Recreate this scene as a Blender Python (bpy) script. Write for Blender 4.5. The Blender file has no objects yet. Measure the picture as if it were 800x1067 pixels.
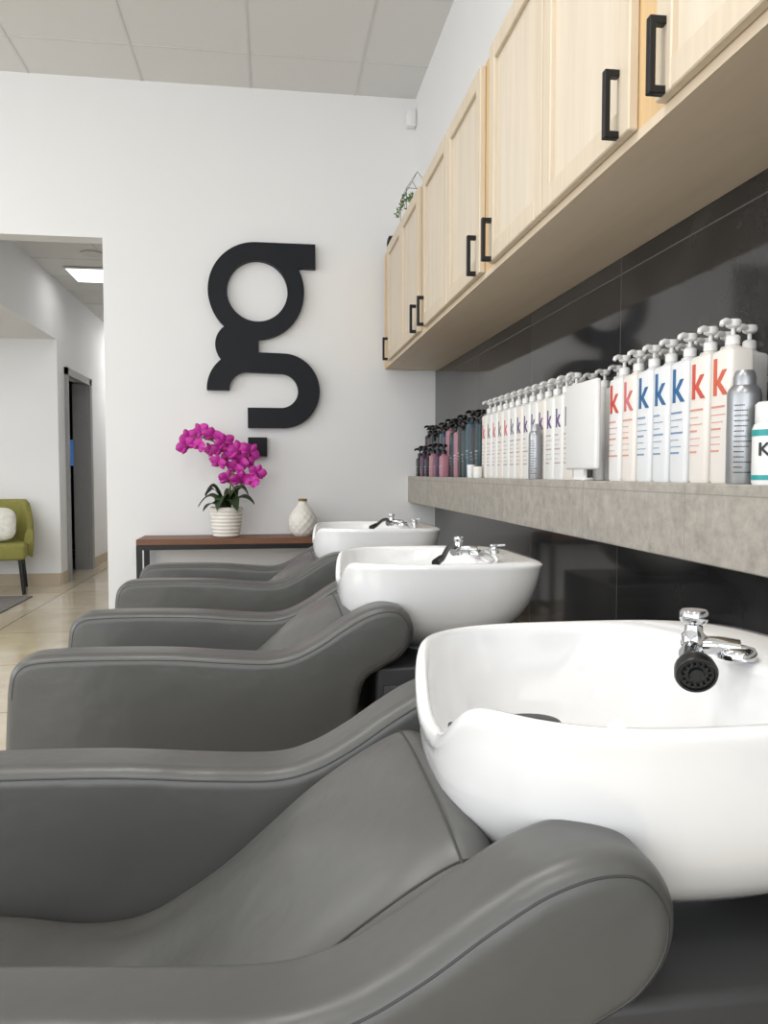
import bpy, bmesh, math, random
from math import sin, cos, pi, radians, sqrt
from mathutils import Vector, Matrix
random.seed(7)
scene = bpy.context.scene
COL = scene.collection
H = 1.05
try:
    scene.view_settings.view_transform = 'Standard'
    scene.view_settings.look = 'None'
except Exception as e:
    print(e)

# ------------------------------------------------------------------ helpers
def lin(c):
    c /= 255.0
    return c/12.92 if c <= 0.04045 else ((c+0.055)/1.055)**2.4
def C(r, g, b): return (lin(r), lin(g), lin(b), 1)

def M(name, col, rough=.5, metal=0, scale=8, var=.06, bump=0, bscale=60, coat=0, stretch=(1,1,1), emit=0, rvar=0, spec=.5, bdist=.01):
    m = bpy.data.materials.new(name); m.use_nodes = True
    nt = m.node_tree; N = nt.nodes; L = nt.links
    p = N['Principled BSDF']
    tc = N.new('ShaderNodeTexCoord'); mp = N.new('ShaderNodeMapping')
    mp.inputs['Scale'].default_value = stretch
    L.new(tc.outputs['Object'], mp.inputs['Vector'])
    no = N.new('ShaderNodeTexNoise'); no.inputs['Scale'].default_value = scale; no.inputs['Detail'].default_value = 5
    L.new(mp.outputs[0], no.inputs['Vector'])
    mx = N.new('ShaderNodeMix'); mx.data_type = 'RGBA'
    a = [max(0, c*(1-var*1.6)) for c in col[:3]]+[1]; b = [min(1, c*(1+var*1.6)) for c in col[:3]]+[1]
    mx.inputs[6].default_value = a; mx.inputs[7].default_value = b
    L.new(no.outputs['Fac'], mx.inputs[0]); L.new(mx.outputs[2], p.inputs['Base Color'])
    p.inputs['Roughness'].default_value = rough; p.inputs['Metallic'].default_value = metal
    p.inputs['Coat Weight'].default_value = coat; p.inputs['Coat Roughness'].default_value = .05
    p.inputs['Specular IOR Level'].default_value = spec
    if rvar:
        mr = N.new('ShaderNodeMapRange'); mr.inputs[3].default_value = rough-rvar; mr.inputs[4].default_value = rough+rvar
        L.new(no.outputs['Fac'], mr.inputs[0]); L.new(mr.outputs[0], p.inputs['Roughness'])
    if bump:
        n2 = N.new('ShaderNodeTexNoise'); n2.inputs['Scale'].default_value = bscale; n2.inputs['Detail'].default_value = 3
        L.new(mp.outputs[0], n2.inputs['Vector'])
        bp = N.new('ShaderNodeBump'); bp.inputs['Strength'].default_value = bump; bp.inputs['Distance'].default_value = bdist
        L.new(n2.outputs['Fac'], bp.inputs['Height']); L.new(bp.outputs[0], p.inputs['Normal'])
    if emit:
        p.inputs['Emission Color'].default_value = col; p.inputs['Emission Strength'].default_value = emit
    return m

def M_tile(name, c1, c2, grout, bw, rh, rough, axes='YZ', mortar=.004, nscale=3, off=(0,0,0), bump=.15, offset=0.0, rvar=.05, distort=.6, alt=1.0):
    m = bpy.data.materials.new(name); m.use_nodes = True
    nt = m.node_tree; N = nt.nodes; L = nt.links; p = N['Principled BSDF']
    tc = N.new('ShaderNodeTexCoord'); sp = N.new('ShaderNodeSeparateXYZ'); cb = N.new('ShaderNodeCombineXYZ')
    mp = N.new('ShaderNodeMapping'); mp.inputs['Location'].default_value = off
    L.new(tc.outputs['Object'], sp.inputs[0])
    L.new(sp.outputs[axes[0]], cb.inputs[0]); L.new(sp.outputs[axes[1]], cb.inputs[1]); L.new(cb.outputs[0], mp.inputs[0])
    no = N.new('ShaderNodeTexNoise'); no.inputs['Scale'].default_value = nscale; no.inputs['Detail'].default_value = 10
    no.inputs['Roughness'].default_value = .68; no.inputs['Distortion'].default_value = distort
    L.new(tc.outputs['Object'], no.inputs['Vector'])
    cr = N.new('ShaderNodeValToRGB'); cr.color_ramp.elements[0].position = .3; cr.color_ramp.elements[1].position = .7
    cr.color_ramp.elements[0].color = c1; cr.color_ramp.elements[1].color = c2
    L.new(no.outputs['Fac'], cr.inputs[0])
    br = N.new('ShaderNodeTexBrick'); br.offset = offset; br.inputs['Scale'].default_value = 1
    br.inputs['Brick Width'].default_value = bw; br.inputs['Row Height'].default_value = rh
    br.inputs['Mortar Size'].default_value = mortar; br.inputs['Mortar Smooth'].default_value = .1
    br.inputs['Mortar'].default_value = grout
    ml = N.new('ShaderNodeMix'); ml.data_type = 'RGBA'; ml.blend_type = 'MULTIPLY'; ml.inputs[0].default_value = 1
    ml.inputs[7].default_value = (alt, alt, alt, 1)
    L.new(cr.outputs[0], ml.inputs[6])
    L.new(mp.outputs[0], br.inputs['Vector']); L.new(cr.outputs[0], br.inputs['Color1']); L.new(ml.outputs[2], br.inputs['Color2'])
    L.new(br.outputs['Color'], p.inputs['Base Color'])
    mr = N.new('ShaderNodeMapRange'); mr.inputs[3].default_value = max(.02, rough-rvar); mr.inputs[4].default_value = rough+rvar
    L.new(no.outputs['Fac'], mr.inputs[0]); L.new(mr.outputs[0], p.inputs['Roughness'])
    bp = N.new('ShaderNodeBump'); bp.inputs['Strength'].default_value = bump; bp.inputs['Distance'].default_value = .004; bp.invert = True
    L.new(br.outputs['Fac'], bp.inputs['Height']); L.new(bp.outputs[0], p.inputs['Normal'])
    return m

def finish(bm, name, mats, parent=None, smooth=True, angle=38, loc=None, recalc=True):
    if recalc: bmesh.ops.recalc_face_normals(bm, faces=bm.faces[:])
    for f in bm.faces: f.smooth = smooth
    if smooth:
        for e in bm.edges:
            if len(e.link_faces) == 2 and e.calc_face_angle(0) > radians(angle): e.smooth = False
    me = bpy.data.meshes.new(name); bm.to_mesh(me); bm.free()
    if not isinstance(mats, (list, tuple)): mats = [mats]
    for m in mats: me.materials.append(m)
    o = bpy.data.objects.new(name, me); COL.objects.link(o)
    if parent: o.parent = parent
    if loc: o.location = loc
    return o

def tag(o, label, cat, group=None):
    o['label'] = label; o['category'] = cat
    if group: o['group'] = group
    return o
def thing(name, label, cat, loc, group=None, rot=0):
    o = bpy.data.objects.new(name, None); o.empty_display_size = .1
    o.location = loc; o.rotation_euler = (0, 0, rot); COL.objects.link(o)
    return tag(o, label, cat, group)
def struct(o): o['kind'] = 'structure'; return o

def rbox(bm, x0, x1, y0, y1, z0, z1, r=0, seg=2, mi=0, mat=None):
    v = [bm.verts.new(p) for p in [(x0,y0,z0),(x1,y0,z0),(x1,y1,z0),(x0,y1,z0),(x0,y0,z1),(x1,y0,z1),(x1,y1,z1),(x0,y1,z1)]]
    fs = [bm.faces.new([v[i] for i in q]) for q in [(3,2,1,0),(4,5,6,7),(0,1,5,4),(1,2,6,5),(2,3,7,6),(3,0,4,7)]]
    for f in fs: f.material_index = mi
    if mat is not None:
        for a in v: a.co = mat @ a.co
    if r > 0:
        es = list({e for f in fs for e in f.edges})
        bmesh.ops.bevel(bm, geom=es, offset=r, segments=seg, affect='EDGES', profile=.5, material=-1)

def lathe(bm, prof, c=(0,0,0), segs=24, mi=0, mat=None, rad=None):
    rings = []
    for (r, z) in prof:
        ring = []
        for i in range(segs):
            a = 2*pi*i/segs
            rr = r*(rad(a, z) if rad else 1)
            p = Vector((rr*cos(a), rr*sin(a), z))
            if mat is not None: p = mat @ p
            ring.append(bm.verts.new(p+Vector(c)))
        rings.append(ring)
    for k in range(len(rings)-1):
        for i in range(segs):
            j = (i+1) % segs
            bm.faces.new((rings[k][i], rings[k][j], rings[k+1][j], rings[k+1][i])).material_index = mi
    bm.faces.new(rings[0][::-1]).material_index = mi
    bm.faces.new(rings[-1]).material_index = mi

def tube(bm, pts, r, segs=8, mi=0, closed=False):
    pts = [Vector(p) for p in pts]; n = len(pts); rings = []
    up = Vector((0, 0, 1)); prev = None
    for i, p in enumerate(pts):
        if closed: t = pts[(i+1) % n]-pts[(i-1) % n]
        else: t = pts[min(i+1, n-1)]-pts[max(i-1, 0)]
        t.normalize()
        if prev is None:
            a = up.cross(t)
            if a.length < .1: a = Vector((1, 0, 0)).cross(t)
        else: a = prev-t*prev.dot(t)
        a.normalize(); prev = a; b = t.cross(a)
        rr = r[i] if isinstance(r, (list, tuple)) else r
        rings.append([bm.verts.new(p+a*rr*cos(2*pi*k/segs)+b*rr*sin(2*pi*k/segs)) for k in range(segs)])
    for i in range(n if closed else n-1):
        A = rings[i]; B = rings[(i+1) % n]
        for k in range(segs):
            j = (k+1) % segs
            bm.faces.new((A[k], A[j], B[j], B[k])).material_index = mi
    if not closed:
        bm.faces.new(rings[0][::-1]).material_index = mi; bm.faces.new(rings[-1]).material_index = mi

def cr(pts, sub=6, closed=False):
    P = [Vector(p) for p in pts]; n = len(P); out = []
    rng = range(n) if closed else range(n-1)
    for i in rng:
        if closed: p0, p1, p2, p3 = P[(i-1) % n], P[i], P[(i+1) % n], P[(i+2) % n]
        else: p0, p1, p2, p3 = P[max(i-1, 0)], P[i], P[i+1], P[min(i+2, n-1)]
        for s in range(sub):
            t = s/sub
            out.append(.5*((2*p1)+(p2-p0)*t+(2*p0-5*p1+4*p2-p3)*t*t+(3*p1-p0-3*p2+p3)*t**3))
    if not closed: out.append(P[-1])
    return out

def dup(root, loc, rotz=None):
    def cp(o, par):
        n = o.copy()
        COL.objects.link(n)
        if par: n.parent = par
        for ch in list(o.children):
            cp(ch, n)
        return n
    n = cp(root, None); n.location = loc
    if rotz is not None: n.rotation_euler = (0, 0, rotz)
    return n

def text_mesh(s, size, extrude=.0006, bold=0.0, align='CENTER'):
    cu = bpy.data.curves.new('t', 'FONT'); cu.body = s; cu.size = size; cu.extrude = extrude; cu.offset = bold
    cu.align_x = align
    o = bpy.data.objects.new('t', cu); COL.objects.link(o)
    bpy.context.view_layer.update()
    me = bpy.data.meshes.new_from_object(o.evaluated_get(bpy.context.evaluated_depsgraph_get()))
    bpy.data.objects.remove(o); return me

# ------------------------------------------------------------------ materials
m_wall = M('white_wall_paint', C(230,230,230), .75, scale=1.2, var=.012, bump=.03, bscale=180)
m_ceil = M('ceiling_tile', C(216,215,213), .9, scale=90, var=.02, bump=.1, bscale=220)
m_bar = M('ceiling_bar', C(206,206,205), .6)
m_white = M('white_trim', C(228,228,228), .6)
m_floor = M_tile('polished_tan_floor', C(184,171,149), C(212,201,180), C(140,126,106), .9, .9, .09, axes='XY', mortar=.005, nscale=1.8, rvar=.03, bump=.05, distort=.3)
m_tile = M_tile('dark_glossy_tile', C(26,26,27), C(50,49,49), C(96,96,96), .92, .46, .07, axes='YZ', mortar=.0022, nscale=1.6, off=(.2,.12,0), bump=.3, rvar=.03, alt=2.2)
m_shelf = M_tile('grey_stone_tile', C(146,140,132), C(182,176,167), C(142,136,128), .62, 2.0, .65, axes='YZ', mortar=.0015, nscale=26, off=(.1,1,0), bump=.15, distort=.2)
m_base = M('tan_stone_baseboard', C(182,166,142), .4, scale=6, var=.08)
m_birch = M('birch_wood', C(208,194,173), .55, scale=4, var=.09, stretch=(9,9,.6), bump=.04, bscale=12)
m_birch2 = M('birch_panel', C(213,201,183), .55, scale=3, var=.09, stretch=(7,7,.5), bump=.03, bscale=12)
m_pine = M('pine_wood', C(208,177,132), .55, scale=5, var=.11, stretch=(9,9,.6), bump=.04, bscale=12)
m_ply = M('plywood_underside', C(212,196,173), .55, scale=3, var=.06, stretch=(6,.6,6))
m_blk = M('black_metal', C(22,22,24), .42, metal=.3, var=.03)
m_sign = M('black_sign', C(14,17,25), .6, var=.03, scale=4, spec=.3)
m_vinyl = M('grey_vinyl', C(83,83,81), .36, scale=3, var=.03, bump=.4, bscale=8, bdist=.014, spec=.5)
m_vinyl2 = M('dark_grey_vinyl', C(54,54,55), .40, scale=3, var=.03, bump=.2, bscale=9, spec=.5)
m_seam = M('seam_thread', C(56,56,56), .6)
m_cer = M('white_ceramic', C(234,234,234), .05, scale=2, var=.004, coat=.7)
m_chrome = M('chrome', C(205,207,210), .08, metal=1, var=.01)
m_rub = M('black_rubber', C(20,20,21), .35, var=.05)
m_wood = M('walnut_top', C(112,72,46), .45, scale=5, var=.22, stretch=(1,8,8))
m_pot = M('white_stone_pot', C(230,226,218), .7, scale=14, var=.05, bump=.1, bscale=60)
m_leaf = M('orchid_leaf', C(44,66,36), .4, scale=6, var=.15)
m_stem = M('orchid_stem', C(92,110,50), .5)
m_pet = M('magenta_petal', C(190,44,156), .5, scale=20, var=.32)
m_lip = M('petal_lip', C(120,12,80), .5)
m_gold = M('brass_rim', C(170,140,90), .35, metal=.6)
m_plas = M('white_plastic', C(228,228,226), .35, var=.01)
m_green = M('olive_green_fabric', C(136,132,68), .85, scale=30, var=.1, bump=.1, bscale=200)
m_cush = M('white_cushion_fabric', C(222,220,212), .9, scale=22, var=.22)
m_rug = M('grey_rug', C(120,118,116), .95, scale=60, var=.2, bump=.3, bscale=200)
m_frame = M('grey_door_frame', C(150,150,150), .5)
m_glow = M('light_panel', (1,1,1,1), .5, emit=2.2, var=0)
m_screen = M('blue_screen', C(60,100,160), .3, emit=.8, scale=4, var=.6, stretch=(.2,.2,14))
m_leaf2 = M('trailing_leaf', C(96,128,58), .5, scale=20, var=.2)
m_silver = M('silver_can', C(162,164,167), .32, metal=.7, var=.02)
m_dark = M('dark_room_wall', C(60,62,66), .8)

# ------------------------------------------------------------------ room
def boxes(name, lst, mat, **k):
    bm = bmesh.new()
    for b in lst: rbox(bm, *b)
    return struct(finish(bm, name, mat, smooth=False, **k))
boxes('floor', [(-6.15,1.4,-3.75,13.2,-.1,0)], m_floor)
boxes('ceiling', [(-6.15,1.4,-3.75,5.75,3.68,3.8)], m_ceil)
bars = []
x = .60-.72*9
while x < 1.0:
    bars.append((x-.007,x+.007,-3.6,5.6,3.677,3.682)); x += .72
y = 5.15
while y > -3.6:
    bars.append((-6,1.03,y-.007,y+.007,3.6775,3.682)); y -= .72
boxes('trim_1', bars, m_bar)
boxes('wall_back', [(-1.11,1.4,5.6,5.75,0,3.7), (-6.15,-1.11,5.6,5.75,2.63,3.7), (-6.15,-4.2,5.6,5.75,0,2.63)], m_wall)
boxes('wall_right', [(1.18,1.4,-3.75,5.6,0,1.8)], m_tile)
boxes('wall_right_upper', [(1.03,1.4,-3.75,5.6,1.8,3.7)], m_wall)
boxes('wall_left', [(-6.15,-6,-3.6,5.6,0,.7), (-6.15,-6,-3.6,5.6,3.2,3.7), (-6.15,-6,-3.6,-3.0,.7,3.2), (-6.15,-6,.4,.9,.7,3.2), (-6.15,-6,4.4,5.6,.7,3.2)], m_wall)
boxes('wall_rear', [(-6.15,1.4,-3.75,-3.6,0,.25), (-6.15,1.4,-3.75,-3.6,3.2,3.7), (-6.15,-5.6,-3.75,-3.6,.25,3.2), (-3.4,-3.1,-3.75,-3.6,.25,3.2), (-.9,-.7,-3.75,-3.6,.25,3.2), (.9,1.4,-3.75,-3.6,.25,3.2)], m_wall)
boxes('baseboard_back', [(-1.1,.9,5.585,5.6,0,.1)], m_base)
boxes('ceiling_corridor', [(-2.1,-.8,5.75,13.1,2.83,2.93)], m_ceil)
boxes('trim_2', [(-1.95,-.9,5.75+.6*i,5.765+.6*i,2.826,2.832) for i in range(12)]+[(-1.37,-1.355,5.75,13,2.8255,2.832)], m_bar)
boxes('ceiling_alcove', [(-6.15,-2.1,5.75,7.7,2.28,2.4)], m_wall)
boxes('wall_header', [(-2.1,-1.95,5.75,7.7,2.28,2.83)], m_wall)
boxes('wall_alcove', [(-6.15,-2.1,7.7,7.85,0,2.83)], m_wall)
boxes('wall_corridor', [(-2.1,-1.95,7.7,7.97,0,2.83), (-2.1,-1.95,7.97,8.95,2.02,2.83), (-2.1,-1.95,8.95,13,0,2.83)], m_wall)
boxes('wall_corridor_end', [(-2.1,-.8,13,13.1,0,2.83)], m_wall)
boxes('wall_corridor_right', [(-.9,-.8,5.75,13,0,2.83)], m_wall)
boxes('wall_alcove_left', [(-6.15,-6,5.75,7.7,0,2.4)], m_wall)
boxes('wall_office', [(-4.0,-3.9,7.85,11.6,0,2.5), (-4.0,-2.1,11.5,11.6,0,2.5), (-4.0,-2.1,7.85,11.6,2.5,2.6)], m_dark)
boxes('baseboard_alcove', [(-6,-1.95,7.685,7.70,0,.11)], m_base)
boxes('baseboard_corridor', [(-1.95,-1.935,7.7,7.93,0,.11), (-1.95,-1.935,9.0,13,0,.11)], m_base)
bm = bmesh.new()
rbox(bm,-1.97,-1.92,7.95,8.0,0,2.06); rbox(bm,-1.97,-1.92,8.90,9.0,0,2.06); rbox(bm,-1.97,-1.92,7.95,9.0,1.99,2.06)
rbox(bm,-2.1,-1.95,8.88,8.95,0,2.0)
struct(finish(bm,'trim_3',m_frame,smooth=False))
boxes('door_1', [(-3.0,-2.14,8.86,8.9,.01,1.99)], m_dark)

# ------------------------------------------------------------------ camera
cam = bpy.data.cameras.new('camera'); co = bpy.data.objects.new('camera', cam); COL.objects.link(co)
cam.sensor_fit = 'VERTICAL'; cam.sensor_height = 36; cam.lens = 820/1067*36; cam.clip_start = .02
th = math.atan(118/820); pt = math.atan(41/820)
co.location = (0, 0, H); co.rotation_euler = (pi/2-pt, 0, -th)
scene.camera = co

# ------------------------------------------------------------------ lights
def area(name, loc, rot, sx, sy, e, col=(1,1,1)):
    l = bpy.data.lights.new(name, 'AREA'); l.shape = 'RECTANGLE'; l.size = sx; l.size_y = sy; l.energy = e; l.color = col
    o = bpy.data.objects.new(name, l); o.location = loc; o.rotation_euler = rot; COL.objects.link(o); return o
for i, (xa, xb) in enumerate([(-5.6,-3.4), (-3.1,-.9), (-.7,.9)]):
    area('window_daylight', ((xa+xb)/2,-3.62,1.72), (radians(90),0,0), xb-xa, 2.9, 58*(xb-xa)/2, (.95,.975,1))
area('window_daylight', (-6.02,-1.3,1.95), (radians(90),0,radians(-90)), 3.4, 2.5, 66, (.95,.975,1))
area('window_daylight', (-6.02,2.65,1.95), (radians(90),0,radians(-90)), 3.5, 2.5, 92, (.95,.975,1))
w = bpy.data.worlds.new('world'); scene.world = w; w.use_nodes = True
w.node_tree.nodes['Background'].inputs[0].default_value = (.85,.93,1,1); w.node_tree.nodes['Background'].inputs[1].default_value = .8
def panel(nm, x, y, z, s=.58, e=14, sy=None, light=None):
    sy = sy or s
    bm = bmesh.new(); rbox(bm,-s/2,s/2,-sy/2,sy/2,-.012,0,mi=1); rbox(bm,-s/2+.02,s/2-.02,-sy/2+.02,sy/2-.02,-.016,-.004,mi=0)
    o = finish(bm, nm, [m_glow, m_bar], smooth=False, loc=(x,y,z))
    tag(o, 'square white LED panel recessed in the suspended ceiling', 'ceiling light', 'ceiling light panels')
    area('panel_glow', (x,y,z-.03), (0,0,0), s*.9, sy*.9, e, (1,.985,.96)); return o
panel('ceiling_light_panel', -1.54, 7.45, 2.823, s=.44, sy=.5, e=1)
panel('ceiling_light_panel', -1.42, 10.4, 2.823, e=20)
for (x, y) in [(-.48, 1.2), (-1.92, 1.2), (-.48-.72*4, 3.3), (-.48, -1.0)]:
    panel('ceiling_light_panel', x, y, 3.67, s=.66, e=22)
area('alcove_fill', (-3.4,6.6,2.26), (0,0,0), .6, .6, 11, (1,.98,.95))  # unseen area light added to fill the alcove, no fixture modelled

bm = bmesh.new(); lathe(bm, [(.09,0),(.09,-.008),(.075,-.014),(.05,-.012),(.04,-.008)], segs=28)
tag(finish(bm,'ceiling_vent',m_bar,loc=(-1.42,6.75,2.824)), 'round white vent grille set in the corridor ceiling', 'ceiling vent')  # round vent in the corridor ceiling
bm = bmesh.new(); rbox(bm,-.035,.035,-.03,.03,-.09,.03,r=.012); rbox(bm,-.02,.02,-.036,-.028,-.07,-.02,r=.003)
tag(finish(bm,'motion_sensor',m_white,loc=(.994,5.569,3.56)), 'small white motion sensor mounted high in the wall corner', 'sensor')

# ------------------------------------------------------------------ wall ledge
bm = bmesh.new(); rbox(bm,.98,1.179,-1.2,5.598,.84,1.025,r=.003,seg=1)
o = finish(bm,'wall_ledge',m_shelf,smooth=False); tag(o,'long grey stone tiled ledge along the dark tiled wall','shelf')

# ------------------------------------------------------------------ cabinets
def cabinet(y0, y1):
    W = y1-y0
    root = thing('wall_cabinet','pale birch wall cabinet with paired shaker doors and black pulls','cabinet',(0,y0,1.775),'wall cabinets above the ledge')
    bm = bmesh.new()
    rbox(bm,.80,1.178,0.0,W,0,.022,mi=1)
    rbox(bm,.822,1.028,.0,W,.022,.79,mi=0)
    rbox(bm,.80,.822,0,.07,.022,.79,mi=2); rbox(bm,.80,.822,W-.07,W,.022,.79,mi=2)
    rbox(bm,.80,.822,.07,W-.07,.022,.05,mi=0); rbox(bm,.80,.822,.07,W-.07,.755,.79,mi=0)
    finish(bm,'body',[m_birch,m_ply,m_pine],root,smooth=False)
    mid = W/2
    for (a, b, hy) in [(.06, mid-.005, .115), (mid+.005, W-.06, W-.095)]:
        bm = bmesh.new(); f = .062; z0, z1 = .022, .775; X0, X1 = .776, .7995
        rbox(bm,X0,X1,a,a+f,z0,z1,r=.003,seg=1); rbox(bm,X0,X1,b-f,b,z0,z1,r=.003,seg=1)
        rbox(bm,X0,X1,a+f,b-f,z0,z0+f,r=.003,seg=1); rbox(bm,X0,X1,a+f,b-f,z1-f,z1,r=.003,seg=1)
        rbox(bm,X0+.015,X1-.001,a+f-.002,b-f+.002,z0+f-.002,z1-f+.002,mi=1)
        door = finish(bm,'door',[m_birch,m_birch2],root,smooth=False)
        bm = bmesh.new(); q0, q1 = .022, .172
        rbox(bm,.742,.755,hy-.009,hy+.009,q0,q1,r=.0015,seg=1)
        rbox(bm,.753,.777,hy-.009,hy+.009,q0,q0+.016,r=.0015,seg=1); rbox(bm,.753,.777,hy-.009,hy+.009,q1-.016,q1,r=.0015,seg=1)
        h = finish(bm,'handle',m_blk,door,smooth=False); h['label'] = 'square black metal pull handle'
    return root
for k in range(4): lastcab = cabinet(.36+1.24*k, .36+1.24*(k+1))
bm = bmesh.new(); rbox(bm,.80,.822,0,.2,0,.79,mi=0); rbox(bm,.822,1.028,.18,.2,0,.79,mi=0); rbox(bm,.822,1.178,0,.2,0,.022,mi=1)
finish(bm,'filler_strip',[m_pine,m_ply],lastcab,smooth=False,loc=(0,1.24,0))

# ------------------------------------------------------------------ g sign
def gx(u): return (u-267)*.00655
def gz(v): return -(v-303)*.0066
def prism(bm, poly, y0, y1):
    a = [bm.verts.new((p[0],y0,p[1])) for p in poly]; b = [bm.verts.new((p[0],y1,p[1])) for p in poly]
    n = len(poly); bm.faces.new(a); bm.faces.new(b[::-1])
    for i in range(n): j = (i+1) % n; bm.faces.new((a[j],a[i],b[i],b[j]))
def band(bm, outer, inner, y0, y1, closed=False):
    n = len(outer); V = []
    for i in range(n):
        o, q = outer[i], inner[i]
        V.append([bm.verts.new((o[0],y0,o[1])),bm.verts.new((q[0],y0,q[1])),bm.verts.new((q[0],y1,q[1])),bm.verts.new((o[0],y1,o[1]))])
    for i in range(n if closed else n-1):
        A = V[i]; B = V[(i+1) % n]
        for k in range(4): bm.faces.new((A[k],A[(k+1)%4],B[(k+1)%4],B[k]))
    if not closed: bm.faces.new(V[0][::-1]); bm.faces.new(V[-1])
root = thing('wall_sign','large matte black letter g sign mounted on the white wall','sign',(-.088,5.6,2.298))
Y0, Y1 = -.055, -.001
arc = lambda cx,cy,r,a0,a1,n: [(gx(cx+r*cos(radians(a0+(a1-a0)*i/n))), gz(cy+r*sin(radians(a0+(a1-a0)*i/n)))) for i in range(n+1)]
bm = bmesh.new()
band(bm, arc(267,303,50,0,360,72)[:-1], arc(268,303,31.5,0,360,72)[:-1], Y0, Y1, True)
ear = [(gx(267),gz(253)),(gx(329),gz(253)),(gx(329),gz(278)),(gx(309),gz(278)),(gx(303),gz(284)),(gx(294),gz(275)),(gx(280),gz(266)),(gx(267),gz(262))]
prism(bm, ear, Y0-.0006, Y1)
link = arc(247,359,23,90,262,22)+[(gx(262),gz(342)),(gx(269),gz(352)),(gx(269),gz(372)),(gx(262),gz(381))]
prism(bm, link, Y0-.0004, Y1)
out = [(gx(215),gz(406))]+arc(254,405,39,180,270,18)+arc(294,406,39,270,450,36)+[(gx(257),gz(445))]
inn = [(gx(238),gz(406))]+arc(256,405,18,180,270,18)+arc(292,406,18,270,450,36)+[(gx(257),gz(424))]
band(bm, out, inn, Y0-.0002, Y1)
finish(bm,'letter',m_sign,root,smooth=False)
bm = bmesh.new(); rbox(bm,gx(257),gx(277),Y0,Y1,gz(475),gz(455))
finish(bm,'dot',m_sign,root,smooth=False)

# ------------------------------------------------------------------ shampoo chair
def make_arm(parent, yc, T=.118):
    P = [(-.655,.09),(-.650,.28),(-.643,.43),(-.636,.530),(-.624,.572),(-.594,.597),(-.54,.605),(-.42,.606),(-.25,.601),(-.1,.588),(0,.583),(.06,.595),(.12,.625),(.18,.664),(.235,.694),(.29,.708),(.336,.699),(.364,.660),(.362,.612),(.332,.570),(.285,.543),(.24,.512),(.222,.45),(.216,.36),(.213,.25),(.213,.09)]
    top = cr([(p[0],0,p[1]) for p in P], 6)
    poly = [Vector((p.x,p.z)) for p in top]
    n = len(poly); nor = []
    for i in range(n):
        t = poly[(i+1) % n]-poly[(i-1) % n]; t.normalize(); nor.append(Vector((t.y,-t.x)))
    bm = bmesh.new(); r = .030; K = 7; rings = []
    def ring(ins, y): return [bm.verts.new((poly[i].x+nor[i].x*ins, yc+y, max(.09, poly[i].y+nor[i].y*ins))) for i in range(n)]
    for k in range(K+1):
        a = k/K*pi/2; rings.append(ring(r*(1-sin(a)), -T/2+r*(1-cos(a))))
    for k in range(K, -1, -1):
        a = k/K*pi/2; rings.append(ring(r*(1-sin(a)), T/2-r*(1-cos(a))))
    for A, B in zip(rings[:-1], rings[1:]):
        for i in range(n):
            j = (i+1) % n; bm.faces.new((A[i],A[j],B[j],B[i]))
    bm.faces.new(rings[0]); bm.faces.new(rings[-1][::-1])
    arm = finish(bm,'armrest',m_vinyl,parent,angle=60)
    bm = bmesh.new()
    for s in (-1, 1):
        a = .50; ins = r*(1-sin(a))+.0002; yy = s*(T/2-r*(1-cos(a)))
        pts = [(poly[i].x+nor[i].x*ins, yc+yy, poly[i].y+nor[i].y*ins) for i in range(n) if i > 12 and poly[i].y+nor[i].y*ins > .50 and i < n-14]
        tube(bm, pts, .0013, 6)
    sm = finish(bm,'seam',m_seam,arm); sm['label'] = 'dark stitched seam'
def sheet(parent, name, prof, w, crown, thick, sub=8, ny=30):
    P = cr([(p[0],0,p[1]) for p in prof], sub); n = len(P); bm = bmesh.new(); G = []; B = []
    for i in range(n):
        t = P[min(i+1,n-1)]-P[max(i-1,0)]; t.normalize(); nn = Vector((-t.z,0,t.x))
        s = i/(n-1); row = []; rb = []
        for j in range(ny+1):
            q = -1+2*j/ny; q = math.copysign(1-(1-abs(q))**1.35, q)
            back = max(0, min(1, (P[i].x+.25)/.3))
            c = (crown*(.35+.65*back))*(1-abs(q)**2.2)*min(1, sin(pi*min(max(s,0.02),.98))*1.8)-.024*abs(q)**10
            hol = math.exp(-((P[i].x+.17)/.09)**2)
            c += hol*.0045*sin(q*11+P[i].x*16)-hol*.006*(1-q*q)
            mid = math.exp(-((P[i].x-.03)/.12)**2)
            c += mid*.0028*sin(q*7+P[i].x*22+1)
            p = P[i]+nn*c; row.append(bm.verts.new((p.x,q*w,p.z)))
            p2 = P[i]-nn*thick; rb.append(bm.verts.new((p2.x,q*w,p2.z)))
        G.append(row); B.append(rb)
    for i in range(n-1):
        for j in range(ny):
            bm.faces.new((G[i][j],G[i][j+1],G[i+1][j+1],G[i+1][j])); bm.faces.new((B[i][j],B[i+1][j],B[i+1][j+1],B[i][j+1]))
        bm.faces.new((G[i][0],G[i+1][0],B[i+1][0],B[i][0])); bm.faces.new((G[i][ny],B[i][ny],B[i+1][ny],G[i+1][ny]))
    for j in range(ny):
        bm.faces.new((G[0][j],B[0][j],B[0][j+1],G[0][j+1])); bm.faces.new((G[n-1][j],G[n-1][j+1],B[n-1][j+1],B[n-1][j]))
    def top(i, j): return G[i][j].co.copy()
    i0 = min(i for i in range(n) if P[i].x > -.12)
    seams = [[top(i,3) for i in range(i0,n-3)], [top(i,ny-3) for i in range(i0,n-3)]]
    k = max(i for i in range(n) if P[i].x < .198 and P[i].z > .6)
    cross = [top(k,j)+Vector((0,0,.0008)) for j in range(1,ny)]
    o = finish(bm,name,m_vinyl,parent,angle=70)
    return o, seams, cross
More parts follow.
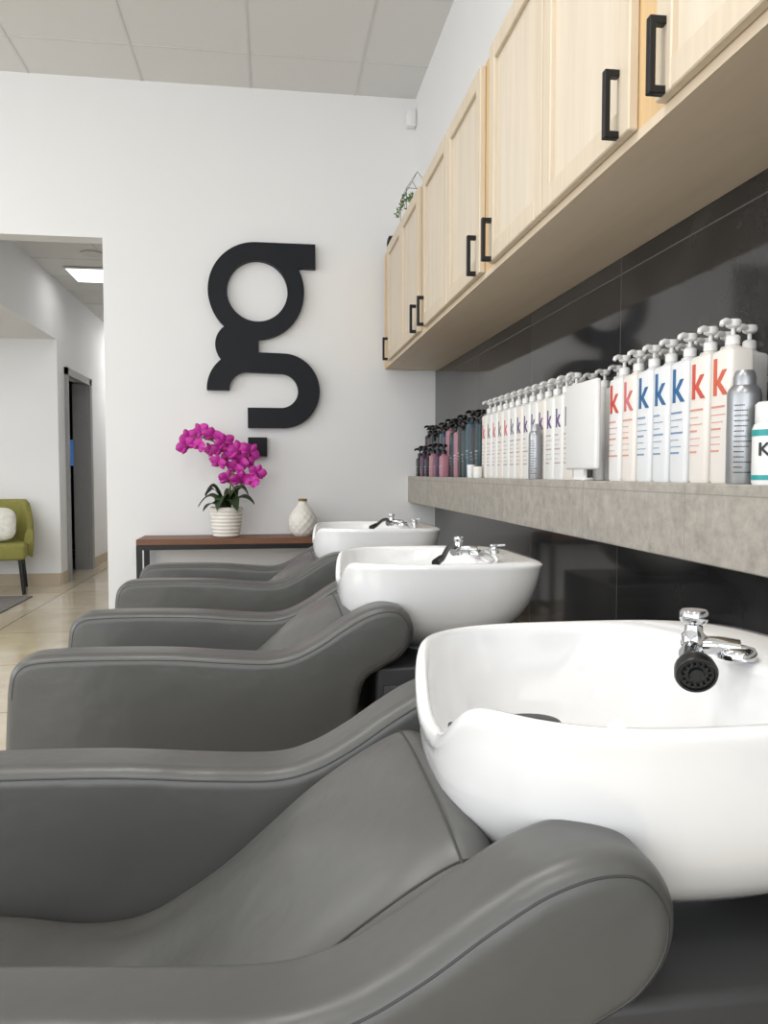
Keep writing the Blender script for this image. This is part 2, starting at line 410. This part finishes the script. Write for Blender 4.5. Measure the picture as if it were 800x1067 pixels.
def make_chair(yc):
    root = thing('shampoo_chair','grey vinyl salon wash chair with curved stitched arms and reclined back','salon chair',(0,yc,0),'salon wash chairs')
    make_arm(root, -.29); make_arm(root, .29)
    o, s, c = sheet(root,'seat',[(-.635,.20),(-.640,.31),(-.628,.375),(-.59,.404),(-.5,.412),(-.38,.400),(-.28,.383),(-.19,.388),(-.1,.436),(0,.512),(.09,.582),(.15,.622),(.195,.643),(.224,.640),(.242,.61),(.246,.55)],.231,.034,.05)
    bm = bmesh.new(); tube(bm, s[0], .0014, 6); tube(bm, s[1], .0014, 6); tube(bm, c, .0018, 6)
    sm = finish(bm,'seam',m_seam,o); sm['label'] = 'dark stitched seam'
    bm = bmesh.new(); rbox(bm,-.60,.20,-.226,.226,.05,.31,r=.01); rbox(bm,-.56,.18,-.33,.33,.0,.088,r=.005)
    finish(bm,'base',m_vinyl2,root); return root
ch = make_chair(.99)
for k in (1, 2): dup(ch, (0,.99+1.34*k,0))

# ------------------------------------------------------------------ basins
def sup(phi, A, B, n, nr=None):
    c, s = cos(phi), sin(phi)
    if nr and c > 0: n = nr
    return (A*math.copysign(abs(c)**(2/n), c), B*math.copysign(abs(s)**(2/n), s))
def make_basin(xc, yc, spray=True):
    root = thing('wash_basin','white ceramic shampoo basin, %s, dark grey pedestal'%('black spray head' if spray else 'black hose on rim'),'basin',(xc,yc,0),'salon wash basins')
    bm = bmesh.new(); NS = 132; RZ = .805; D = .265
    def notch(x, y):
        if x > -.08: return 0
        return .076*math.exp(-(abs(y)/.12)**3)*(min(1, (-x-.08)/.13)**.8)
    def rear(x): return x*(.91 if x > 0 else 1)
    def ring(fn): return [bm.verts.new(fn(2*pi*i/NS)) for i in range(NS)]
    rings = []
    A, B, n, nr = .30, .275, 3.1, 4.4
    taus = [1,.985,.95,.9,.84,.76,.67,.57,.46,.35,.24,.14,.07]
    for t in taus:
        s = (1-t**3.4)**.5*(1-.08*t)
        s = max(s, .32 if t == 1 else s)
        if t > .95: s = max(s, .32)
        def fn(ph, s=s, t=t):
            x, y = sup(ph, A*s, B*s, n-.8*t, nr-2.1*t); nz = notch(x/max(s,.3), y)
            if s < .6: nz = 0
            return (rear(x)-.012*t, y, RZ-D*t-nz*(1-t)**1.5)
        rings.append(ring(fn))
    ia, ib, ic = .205, .254, -.078
    def rim(f, dz):
        def fn(ph):
            x, y = sup(ph, A, B, n, nr); xi, yi = sup(ph, ia, ib, 2.9, 3.4); xi += ic
            X, Y = rear(x)*(1-f)+xi*f, y*(1-f)+yi*f
            return (X, Y, RZ+dz-notch(x, y)*(1-.1*f))
        return ring(fn)
    for f, dz in [(0,-.010),(.05,-.004),(.15,.001),(.32,.003),(.6,.003),(.85,.0),(.96,-.006),(1,-.015)]:
        rings.append(rim(f, dz))
    for t in [.08,.18,.3,.42,.55,.68,.8,.9,.96,.99]:
        s = (1-t**2.4)**.5*(1-.10*t)
        def fn(ph, s=s, t=t):
            x, y = sup(ph, ia*s, ib*s, 2.9-.7*t, 3.4-1.2*t); xo, yo = sup(ph, A, B, n, nr)
            return (x+ic, y, RZ-.015-.2*t-notch(xo, yo)*.9*(1-t)**2)
        rings.append(ring(fn))
    for Aa, Bb in zip(rings[:-1], rings[1:]):
        for i in range(NS):
            j = (i+1) % NS; bm.faces.new((Aa[i],Aa[j],Bb[j],Bb[i]))
    bm.faces.new(rings[0][::-1]); bm.faces.new(rings[-1])
    finish(bm,'bowl',m_cer,root,angle=75)
    bm = bmesh.new(); rbox(bm,-.22,.34,-.26,.34,.0,.539,r=.012,seg=3)
    rbox(bm,-.20,.32,-.267,-.255,.06,.49,r=.004)
    finish(bm,'pedestal',m_vinyl2,root,angle=50)
    bm = bmesh.new()
    rbox(bm,-.268,-.19,-.022,.022,.724,.732,r=.003)
    lathe(bm,[(.032,0),(.038,.004),(.040,.009),(.036,.014),(.026,.016)],c=(-.175,-.02,.727),segs=28,rad=lambda a,z:1+.12*cos(2*a))
    o = finish(bm,'neck_rest',m_rub,root); o['label'] = 'black rubber neck rest'
    bm = bmesh.new(); lathe(bm,[(.03,0),(.03,.004),(.022,.006),(.02,.003),(.004,.003)],c=(ic,0,RZ-.213),segs=24)
    o = finish(bm,'drain',m_chrome,root); o['label'] = 'round chrome drain'
    bm = bmesh.new(); z = RZ+.003
    k2 = 1 if spray else .8
    lathe(bm,[(.026,-.004),(.026,.004),(.023,.009),(.016,.011)],c=(.122,.01,z),segs=28)
    tube(bm,cr([(.124,.008,z+.008),(.10,.018,z+.011),(.075,.03,z+.010)],5),.0125,14)
    lathe(bm,[(a*k2 if a > .013 else a,b*k2) for a,b in [(.012,-.024),(.015,-.016),(.0155,.012),(.012,.016),(.011,.026),(.017,.030),(.0185,.034),(.0185,.043),(.016,.046)]],c=(.072,.03,z+.012),segs=24)
    tube(bm,[(.072,.03,z+.012),(.05,.005,z+.004)],[.010,.012],14)
    f = finish(bm,'faucet',m_chrome,root,angle=45); f['label'] = 'chrome mixer tap with round knob'
    if spray:
        bm = bmesh.new()
        d = Vector((-.30,-.88,-.34)).normalized(); q = d.to_track_quat('Z','Y').to_matrix().to_4x4()
        base = Vector((.058,.015,z+.004)); k_ = .82
        lathe(bm,[(a*k_,b*k_) for a,b in [(.011,0),(.013,.015),(.022,.03),(.031,.045),(.033,.06),(.031,.066),(.027,.067),(.026,.063),(.012,.062),(.011,.066),(.004,.066)]],c=base,segs=28,mat=q)
        fc = base+d*.064*k_; u = q.to_3x3() @ Vector((1,0,0)); v = q.to_3x3() @ Vector((0,1,0))
        for k in range(14):
            a = 2*pi*k/14; c = fc+(u*.0195*cos(a)+v*.0195*sin(a))*k_; tube(bm,[c,c+d*.004],.0019,6)
        h = finish(bm,'spray_head',m_rub,root,angle=35); h['label'] = 'round black hand spray head'
        bm = bmesh.new()
        tube(bm,cr([base,(.066,.042,z+.012),(.085,.056,z+.010),(.108,.05,z-.002)],7),.0055,10)
        h = finish(bm,'spray_hose',m_rub,root); h['label'] = 'short black shower hose'
    else:
        bm = bmesh.new()
        tube(bm,cr([(.062,.022,z+.010),(.045,-.01,z+.024),(.015,-.08,z+.025),(-.015,-.17,z+.018),(-.035,-.225,z+.011),(-.05,-.25,z+.007)],7),.0075,10)
        tube(bm,[(-.038,-.228,z+.012),(-.062,-.266,z+.004)],[.010,.011],12)
        h = finish(bm,'spray_hose',m_rub,root); h['label'] = 'curved black hose lying over the rim'
        bm = bmesh.new()
        lathe(bm,[(.014,-.004),(.014,.008),(.011,.012),(.011,.018),(.015,.021),(.014,.025)],c=(.178,.01,z),segs=20)
        tube(bm,[(.178,.01,z+.021),(.203,-.02,z+.026)],[.005,.0035],10)
        h = finish(bm,'mixer_lever',m_chrome,root); h['label'] = 'small chrome mixer lever'
    return root
make_basin(.49, .95)
bs = make_basin(.49, .95+1.34, False)
dup(bs, (.49,.95+2.68,0))

# ------------------------------------------------------------------ console table, vase, orchid
root = thing('console_table','narrow console table with dark wood top and black metal frame','table',(-.86,5.22,0))
bm = bmesh.new(); rbox(bm,0,1.3,0,.34,.58,.62,r=.003,seg=1); finish(bm,'tabletop',m_wood,root,smooth=False)
bm = bmesh.new()
for x in (0, 1.265):
    for y in (0, .31): rbox(bm,x,x+.035,y,y+.03,0,.58)
    rbox(bm,x,x+.035,.03,.31,.55,.58); rbox(bm,x,x+.035,.03,.31,.1,.125)
rbox(bm,.035,1.265,0,.03,.55,.58); rbox(bm,.035,1.265,.31,.34,.55,.58)
finish(bm,'frame',m_blk,root,smooth=False)

root = thing('vase','small white teardrop vase with quilted relief and brass rim','vase',(.215,5.38,.62))
prof = [(.055,0),(.076,.02),(.09,.055),(.095,.09),(.091,.12),(.079,.152),(.06,.182),(.042,.205),(.031,.222),(.028,.236)]
bm = bmesh.new(); pp = cr([(a,0,b) for a,b in prof],6)
lathe(bm,[(p.x,p.z) for p in pp],segs=96,rad=lambda a,z: 1+.05*abs(sin(a*6+z*60))*abs(sin(a*6-z*60)))
finish(bm,'body',m_pot,root,angle=60)
bm = bmesh.new(); lathe(bm,[(.0285,.234),(.030,.244),(.033,.252),(.029,.253),(.02,.24)],segs=32); o = finish(bm,'rim',m_gold,root); o['label'] = 'brass toned rim'

root = thing('potted_orchid','magenta orchid with drooping sprays in a ribbed white pot','plant',(-.296,5.38,.62))
def S(u, v): return ((u-236)*.0063+.014, (566-v)*.0059)
bm = bmesh.new(); prof = [(.07,0)]
for i in range(41): z = .005+.19*i/40; prof.append((.085+.025*(i/40)**.7+.0028*sin(i*pi/2.5), z))
prof += [(.106,.2),(.098,.2),(.096,.17),(.02,.165)]
lathe(bm, prof, segs=48); finish(bm,'pot',m_pot,root,angle=60)
bm = bmesh.new()
def leaf(bm, base, ang, L, wd, rise, droop, n=12):
    prev = None
    for i in range(n+1):
        t = i/n; r = L*t; z = rise*sin(t*pi*.75)-droop*t*t; w2 = wd*sin(pi*min(1,.12+t*.88))**.7 if t < 1 else .001
        c = Vector(base)+Vector((cos(ang)*r,sin(ang)*r,z)); sd = Vector((-sin(ang),cos(ang),.25)).normalized()
        row = [bm.verts.new(c+sd*w2+Vector((0,0,.012))),bm.verts.new(c),bm.verts.new(c-sd*w2+Vector((0,0,.012)))]
        if prev: bm.faces.new((prev[0],prev[1],row[1],row[0])); bm.faces.new((prev[1],prev[2],row[2],row[1]))
        prev = row
for ang, L, r, d in [(200,.19,.12,.06),(340,.2,.1,.03),(250,.15,.13,.1),(300,.16,.11,.09),(160,.15,.15,.02),(20,.15,.15,.0),(225,.2,.07,.05),(60,.13,.14,.03),(190,.14,.17,.02),(350,.15,.16,.01)]:
    leaf(bm,(0,0,.175),radians(ang),L,.048,r,d)
finish(bm,'leaves',m_leaf,root,angle=80,recalc=False)
stems = [[(236,538),(237,518),(240,500),(243,482),(238,468),(222,458),(205,453),(192,456)],
         [(240,538),(244,520),(240,505),(237,490),(246,482),(258,486),(268,494)]]
bm = bmesh.new()
for s_i, s in enumerate(stems):
    tube(bm, cr([(S(u,v)[0],-.012*i*(.5 if s_i else 1),S(u,v)[1]) for i,(u,v) in enumerate(s)],6), .006, 8)
tube(bm,[(.03,0,.16),(.03,0,.42)],.004,6)
finish(bm,'stem',m_stem,root)
def flower_mesh():
    bm = bmesh.new()
    def petal(ang, L, wd, mi=0, cup=.15):
        n = 6; prev = None; d = Vector((cos(ang),0,sin(ang))); sd = Vector((-sin(ang),0,cos(ang)))
        for i in range(n+1):
            t = i/n; w2 = wd*sin(pi*(.08+.9*t))**.6
            c = d*L*t+Vector((0,-L*cup*sin(t*2.4),0))
            row = [bm.verts.new(c+sd*w2*k+Vector((0,.012*abs(k)-.004*(1-abs(k)),0))) for k in (-1,-.5,0,.5,1)]
            if prev:
                for k in range(4): bm.faces.new((prev[k],prev[k+1],row[k+1],row[k])).material_index = mi
            prev = row
    for a, L, w in [(90,.068,.025),(215,.064,.022),(325,.064,.022),(12,.074,.038),(168,.074,.038)]: petal(radians(a),L,w)
    petal(radians(270),.03,.016,1,.5); petal(radians(240),.02,.01,1,.8); petal(radians(300),.02,.01,1,.8)
    return finish(bm,'flower',[m_pet,m_lip],None,angle=80,recalc=False)
fl = flower_mesh(); fl.parent = root
pos = [(197,454),(209,447),(207,463),(221,452),(219,468),(234,459),(235,475),(248,468),(226,482),(243,488),(256,481),(267,493),(236,500),(250,501),(260,471),(194,463),(261,503),(229,466),(248,480)]
for i, (u, v) in enumerate(pos):
    f = fl if i == 0 else fl.copy()
    if i: COL.objects.link(f)
    sx, sz = S(u, v); f.location = (sx, -.06+random.uniform(-.06,.07), sz); s = random.uniform(.85,1.1); f.scale = (s,s,s)
    f.rotation_euler = (random.uniform(-.6,.7), random.uniform(-.6,.6), random.uniform(-1.0,1.0))

# ------------------------------------------------------------------ bottles on ledge
LZ = 1.025
def body_bm(bx, by, h, sh=.014, neck=.013, r=.012):
    bm = bmesh.new(); NS = 32; rings = []
    def ring(s, z, rr=None, bl=0):
        out = []
        for i in range(NS):
            ph = 2*pi*i/NS; x, y = sup(ph, bx*s, by*s, 6)
            if rr: x = x*(1-bl)+rr*cos(ph)*bl; y = y*(1-bl)+rr*sin(ph)*bl
            out.append(bm.verts.new((x,y,z)))
        rings.append(out)
    ring(.93,0); ring(1,.006); ring(1,h*.5); ring(1,h-.006); ring(.93,h); ring(.6,h+sh*.5,neck,.4); ring(.4,h+sh,neck,1)
    ring(.4,h+sh+.008,neck,1)
    for A, B in zip(rings[:-1],rings[1:]):
        for i in range(NS): j=(i+1)%NS; bm.faces.new((A[i],A[j],B[j],B[i]))
    bm.faces.new(rings[0][::-1]); bm.faces.new(rings[-1]); return bm
def pump_bm(z, r=.016, tall=.05, spout=.042, ang=pi):
    bm = bmesh.new()
    lathe(bm,[(r,0),(r,.018),(r*.8,.022),(r*.3,.024)],c=(0,0,z),segs=20)
    tube(bm,[(0,0,z+.02),(0,0,z+tall)],.005,10)
    lathe(bm,[(.009,0),(.016,.004),(.018,.014),(.015,.02),(.006,.021)],c=(0,0,z+tall-.012),segs=18)
    dx, dy = cos(ang), sin(ang); zt = z+tall
    tube(bm,[(0,0,zt),(dx*spout*.7,dy*spout*.7,zt+.002),(dx*spout,dy*spout,zt-.003),(dx*spout*1.08,dy*spout*1.08,zt-.010)],[.008,.0075,.0065,.005],10)
    return bm
TM = Matrix(((0,0,-1,0),(-1,0,0,0),(0,1,0,0),(0,0,0,1)))
bodies = {}
def bottle(x, y, label, group, mats, bx=.032, by=.042, h=.305, logo=None, logocol=None, ksize=.12, kz=.205, rot=0, ang=pi, stripes=True, name='pump_bottle', cat='bottle', capmat=None, lines=7, linecol=None, ky=0):
    root = thing(name, label, cat, (x,y,LZ), group, rot)
    key = (bx,by,h)
    if key not in bodies:
        o = finish(body_bm(bx,by,h),'body',mats,root,angle=45); bodies[key] = o.data
    else:
        o = bpy.data.objects.new('body', bodies[key]); COL.objects.link(o); o.parent = root
    if o.data.materials[0] != mats:
        o.data = o.data.copy(); o.data.materials[0] = mats
    z = h+.014
    finish(pump_bm(z,ang=ang),'pump',capmat or mats,root,angle=45)
    if logo:
        me = text_mesh(logo, ksize, bold=.0016*ksize/.12 if len(logo)==1 else 0)
        me.transform(Matrix.Translation((-bx-.0006,ky,kz)) @ TM); me.materials.append(logocol)
        t = bpy.data.objects.new('logo', me); COL.objects.link(t); t.parent = root
    if stripes and logocol:
        bm = bmesh.new(); rr = random.Random(int(y*100))
        for i in range(lines):
            zz = kz-.03-i*.017
            if zz < .02: break
            L = by*rr.uniform(.35,.7); s0 = by*.7
            rbox(bm,-bx-.0008,-bx+.001,max(s0-2*L,-by*.75),s0,zz,zz+(.0045 if i%3==0 else .002))
        finish(bm,'label_print',linecol or logocol,root,smooth=False)
    return root
def P(n, c): return M(n, c, .4, var=.02)
p_red = P('ink_red',C(206,84,70)); p_org = P('ink_orange',C(212,100,76)); p_blue = P('ink_blue',C(44,100,150)); p_pink = P('ink_pink',C(206,114,116)); p_pur = P('ink_purple',C(96,72,126)); p_gry = P('ink_grey',C(130,126,132)); p_wht = P('ink_white',C(215,215,215))
p_soft = P('ink_soft',C(176,160,156)); p_softb = P('ink_soft_blue',C(110,142,178)); p_softr = P('ink_soft_red',C(214,148,134))
wht = M('bottle_white',C(232,231,229),.35,var=.01); wht2 = M('bottle_cream',C(232,226,219),.35,var=.01); wht3 = M('bottle_cool_white',C(226,228,230),.35,var=.01)
G = 'white pump bottles on the ledge'
cols = [(p_org,wht2,'orange'),(p_red,wht2,'red'),(p_blue,wht3,'blue'),(p_blue,wht3,'blue'),(p_blue,wht3,'blue'),(p_pink,wht2,'pink'),(p_red,wht,'red')]
for i, (c, b, n) in enumerate(cols):
    bottle(1.058,1.70+.094*i,'white square pump bottle with %s letter k on the ledge'%n,G,b,logo='k',logocol=c,ang=radians(205),linecol=p_softb if n=='blue' else p_softr,capmat=wht)
for i in range(7):
    bottle(1.138,1.76+.095*i,'plain white pump bottle in the back row of the ledge',G,wht,bx=.028,ang=radians(205))
for i in range(13):
    y = 2.64+.091*i
    c = p_pur if i < 7 else (p_gry if i % 2 else p_pink)
    bottle(1.058,y,'white pump bottle with small %s letter k on the ledge'%('purple' if i<7 else 'muted'),G,wht if i%3 else wht2,logo='k',logocol=c,ksize=.095,kz=.19,h=.30,ang=radians(205),linecol=p_soft,capmat=wht)
for i in range(12):
    bottle(1.138,2.48+.105*i,'plain white pump bottle in the back row of the ledge',G,wht,bx=.028,ang=radians(205))
dk = [('charcoal',C(40,42,46)),('dark teal',C(34,62,70)),('plum',C(84,54,84)),('dusty pink',C(176,122,136)),('burgundy',C(72,36,48)),('black',C(22,22,24)),('slate blue',C(56,82,98))]
dm = {n: M('bottle_'+n.replace(' ','_'),c,.35,var=.02) for n, c in dk}
seq = ['dark teal','charcoal','slate blue','dark teal','charcoal','dusty pink','dark teal','plum','black','dusty pink','plum','slate blue','charcoal','dark teal','black','plum','black']
blackcap = M('bottle_black_pump',C(20,20,22),.35,var=.02)
G2 = 'dark coloured pump bottles on the ledge'
for i, n in enumerate(seq):
    y = 3.88+.095*i; hh = [.27,.26,.28,.25,.27,.25,.23][i%7]
    bottle(1.10 if y > 4.5 else 1.06,y,'%s pump bottle with black pump on the ledge'%n,G2,dm[n],bx=.03,by=.04,h=hh,capmat=blackcap,ang=radians(205),logocol=p_wht,kz=hh*.6,lines=3)
for i, (n, hh) in enumerate([('dusty pink',.12),('plum',.13),('dusty pink',.13),('black',.11),('plum',.13),('black',.12)]):
    bottle(1.012,4.55+.15*i,'short %s pump bottle at the front edge of the ledge'%n,'short pump bottles on the ledge',dm[n],bx=.024,by=.036,h=hh,capmat=blackcap,ang=radians(205),logocol=p_wht,kz=.09,lines=3)
def jar(x,y,r,h,m,label,lidm):
    root = thing('cosmetic_jar',label,'jar',(x,y,LZ),'jars on the ledge')
    bm = bmesh.new(); lathe(bm,[(r*.92,0),(r,.005),(r,h*.6),(r*.97,h*.62)],segs=28); finish(bm,'body',m,root,angle=45)
    bm = bmesh.new(); lathe(bm,[(r*1.02,h*.62),(r*1.03,h*.66),(r*1.03,h*.96),(r*.98,h)],segs=28); finish(bm,'lid',lidm,root,angle=45)
jar(1.0,3.86,.022,.065,m_plas,'small round white jar on the ledge edge',m_plas)
jar(1.0,3.74,.022,.055,m_plas,'small round cream jar on the ledge edge',wht2)
def can(x,y,r,h,label):
    root = thing('spray_can',label,'spray can',(x,y,LZ),'silver spray cans on the ledge')
    bm = bmesh.new(); lathe(bm,[(r*.95,0),(r,.005),(r,h*.78),(r*.94,h*.83),(r*.72,h*.87)],segs=36); finish(bm,'body',m_silver,root,angle=40)
    bm = bmesh.new(); lathe(bm,[(r*.66,h*.865),(r*.66,h*.94),(r*.58,h*.98),(r*.5,h)],segs=28); finish(bm,'cap',m_silver,root,angle=40)
    bm = bmesh.new()
    for i in range(14):
        rr = random.Random(i).uniform(.4,1)
        for k in range(int(14*rr)):
            a = radians(205+k*5); rad = r+.0006; z = h*.1+i*h*.045
            a2 = a+radians(3.8)
            v = [bm.verts.new((rad*cos(q),rad*sin(q),zz)) for q,zz in [(a,z),(a2,z),(a2,z+.0022),(a,z+.0022)]]; bm.faces.new(v)
    finish(bm,'label_print',blackcap,root,smooth=False,recalc=False)
can(1.016,1.585,.035,.245,'silver spray can with fine printed text on the ledge')
can(1.0,2.90,.025,.21,'slim silver spray can standing before white bottles')
root = thing('tablet_display','white rectangular display on a small foot on the ledge','display',(1.0,2.42,LZ))
bm = bmesh.new(); rbox(bm,-.018,.0,-.125,.125,.035,.315,r=.008,seg=3); finish(bm,'casing',m_plas,root,angle=50)
bm = bmesh.new(); rbox(bm,-.012,.0,-.02,.06,.008,.04); rbox(bm,-.015,.02,-.03,.07,0,.009,r=.003); finish(bm,'stand',m_plas,root,angle=50)
teal = M('teal_label',C(40,150,150),.4,var=.02)
root = thing('treatment_bottle','squat white bottle with teal label band on the ledge','bottle',(1.022,1.495,LZ))
bm = bmesh.new(); lathe(bm,[(.036,0),(.038,.006),(.038,.115),(.034,.125)],segs=36); finish(bm,'body',m_plas,root,angle=45)
bm = bmesh.new(); lathe(bm,[(.031,.124),(.033,.128),(.033,.165),(.028,.170)],segs=32); finish(bm,'cap',m_plas,root,angle=45)
bm = bmesh.new(); lathe(bm,[(.0386,.100),(.0386,.113)],segs=36); finish(bm,'label_band',teal,root,angle=45)
bm = bmesh.new(); lathe(bm,[(.0386,.010),(.0386,.020)],segs=36); finish(bm,'label_line',teal,root,angle=45)
me = text_mesh('K', .038, bold=.0006); me.transform(Matrix.Rotation(radians(34),4,'Z') @ Matrix.Translation((-.0392,0,.060)) @ TM); me.materials.append(blackcap)
t = bpy.data.objects.new('logo', me); COL.objects.link(t); t.parent = root
bottle(1.118,1.575,'tall black pump bottle with white lettering on the ledge',None,dm['black'],bx=.03,by=.042,h=.30,logo='EXTR',logocol=p_wht,ksize=.018,kz=.225,ky=.014,capmat=blackcap,stripes=False)

# ------------------------------------------------------------------ items on top of cabinets
TZ = 2.566
root = thing('hanging_plant','small trailing green plant in a black wire frame on the cabinet','plant',(.89,4.80,TZ))
bm = bmesh.new(); lathe(bm,[(.04,0),(.05,.02),(.055,.08),(.05,.08),(.045,.07)],segs=28); finish(bm,'pot',m_pot,root)
bm = bmesh.new()
a = [(-.08,-.11,.002),(.07,-.11,.002),(.07,.11,.002),(-.08,.11,.002)]; b = [(-.08,-.11,.17),(.07,-.11,.17),(.07,.11,.17),(-.08,.11,.17)]; c1, c2 = (-.01,-.08,.28), (-.01,.08,.28)
E = [(a[i],a[(i+1)%4]) for i in range(4)]+[(b[i],b[(i+1)%4]) for i in range(4)]+[(a[i],b[i]) for i in range(4)]+[(b[0],c1),(b[1],c1),(b[2],c2),(b[3],c2),(c1,c2)]
for p, q in E: tube(bm,[p,q],.0015,6)
finish(bm,'wire_frame',m_blk,root)
bm = bmesh.new()
rr = random.Random(3)
for k in range(5):
    a0 = rr.uniform(2.2,4.4); L = rr.uniform(.08,.16); pts = []
    for i in range(7):
        t = i/6; pts.append(Vector((cos(a0)*L*t, sin(a0)*L*t*1.4, .08+.10*sin(t*3)-rr.uniform(0,.06)*t)))
    tube(bm, pts, .0016, 5, mi=1)
    for p in pts[1:]:
        for s in range(2):
            n = Vector((rr.uniform(-1,1),rr.uniform(-1,1),rr.uniform(-.6,.8))).normalized(); sd = n.cross(Vector((.3,.2,1))).normalized()*.008
            v = [bm.verts.new(p),bm.verts.new(p+n*.012+sd),bm.verts.new(p+n*.027),bm.verts.new(p+n*.012-sd)]; bm.faces.new(v)
finish(bm,'leaves',[m_leaf2,m_stem],root,recalc=False)
bm = bmesh.new(); rbox(bm,-.03,.03,-.04,.04,0,.09,r=.006); lathe(bm,[(.02,0),(.02,.006),(.012,.004)],c=(-.03,0,.045),mat=Matrix.Rotation(radians(-90),4,'Y'),segs=20)
tag(finish(bm,'small_speaker',m_blk,loc=(.835,5.40,TZ)),'tiny black speaker on top of the cabinet end','speaker')

# ------------------------------------------------------------------ green armchair, cushion, rug, monitor
root = thing('armchair','olive green tufted armchair with dark wooden legs on grey rug','chair',(-2.42,7.28,.0),None,radians(12))
bm = bmesh.new(); rbox(bm,-.29,.29,-.27,.22,.30,.44,r=.03,seg=4); finish(bm,'seat',m_green,root,angle=60)
bm = bmesh.new(); n = 25; rows = []
for i in range(n):
    a = radians(-2+184*i/(n-1)); row = []
    k = max(0,sin(a))
    hgt = .56+.25*min(1,k*1.6)**1.5
    cx, cy = sup(a,.29,.24,4)
    cy += .02
    nrm = Vector((cos(a),max(0,sin(a)),0)).normalized()
    pr = [(0,.32),(-.03,.42),(-.02,hgt-.05),(0,hgt-.01),(.025,hgt),(.045,hgt-.02),(.045,.42),(.035,.30)]
    for (o_, z_) in pr:
        tf = .008*sin(i*pi/2)*sin(z_*30) if o_ < 0 else 0
        row.append(bm.verts.new((cx+nrm.x*(o_+tf),cy+nrm.y*(o_+tf),z_)))
    rows.append(row)
for A, B in zip(rows[:-1],rows[1:]):
    for k in range(8): bm.faces.new((A[k],A[(k+1)%8],B[(k+1)%8],B[k]))
bm.faces.new(rows[0]); bm.faces.new(rows[-1][::-1]); finish(bm,'backrest',m_green,root,angle=60)
for (x, y, dx, dy) in [(-.25,-.22,-.02,-.02),(.25,-.22,.02,-.02),(-.22,.2,-.03,.05),(.22,.2,.03,.05)]:
    bm = bmesh.new(); tube(bm,[(x,y,.31),(x+dx,y+dy,.004)],[.026,.016],10); finish(bm,'leg',m_blk,root)
bm = bmesh.new(); bmesh.ops.create_uvsphere(bm,u_segments=32,v_segments=20,radius=1)
for v in bm.verts:
    x, y, z = v.co; f = lambda q: math.copysign(abs(q)**.55,q)
    k = max(abs(f(x)),abs(f(z))); v.co = Vector((f(x)*.19,y*.065*(1-.1*k),f(z)*.15))
o = finish(bm,'throw_cushion',m_cush,loc=(-2.40,7.25,.60)); o.rotation_euler = (radians(-14),0,radians(12)); tag(o,'white patterned throw cushion leaning in the green armchair','cushion')
bm = bmesh.new(); rbox(bm,-4.6,-2.0,6.05,6.97,.001,.012,r=.003); tag(finish(bm,'area_rug',m_rug),'flat grey woven rug on the tan floor','rug')
root = thing('monitor','small lit computer screen inside the dark office','monitor',(-2.62,10.8,1.0))
bm = bmesh.new(); rbox(bm,-.3,.3,.0,.03,.12,.5,r=.005); rbox(bm,-.03,.03,.01,.03,.01,.14); rbox(bm,-.1,.1,-.05,.08,0,.012); finish(bm,'casing',m_blk,root)
bm = bmesh.new(); rbox(bm,-.28,.28,-.003,.001,.14,.48); finish(bm,'screen',m_screen,root,smooth=False)
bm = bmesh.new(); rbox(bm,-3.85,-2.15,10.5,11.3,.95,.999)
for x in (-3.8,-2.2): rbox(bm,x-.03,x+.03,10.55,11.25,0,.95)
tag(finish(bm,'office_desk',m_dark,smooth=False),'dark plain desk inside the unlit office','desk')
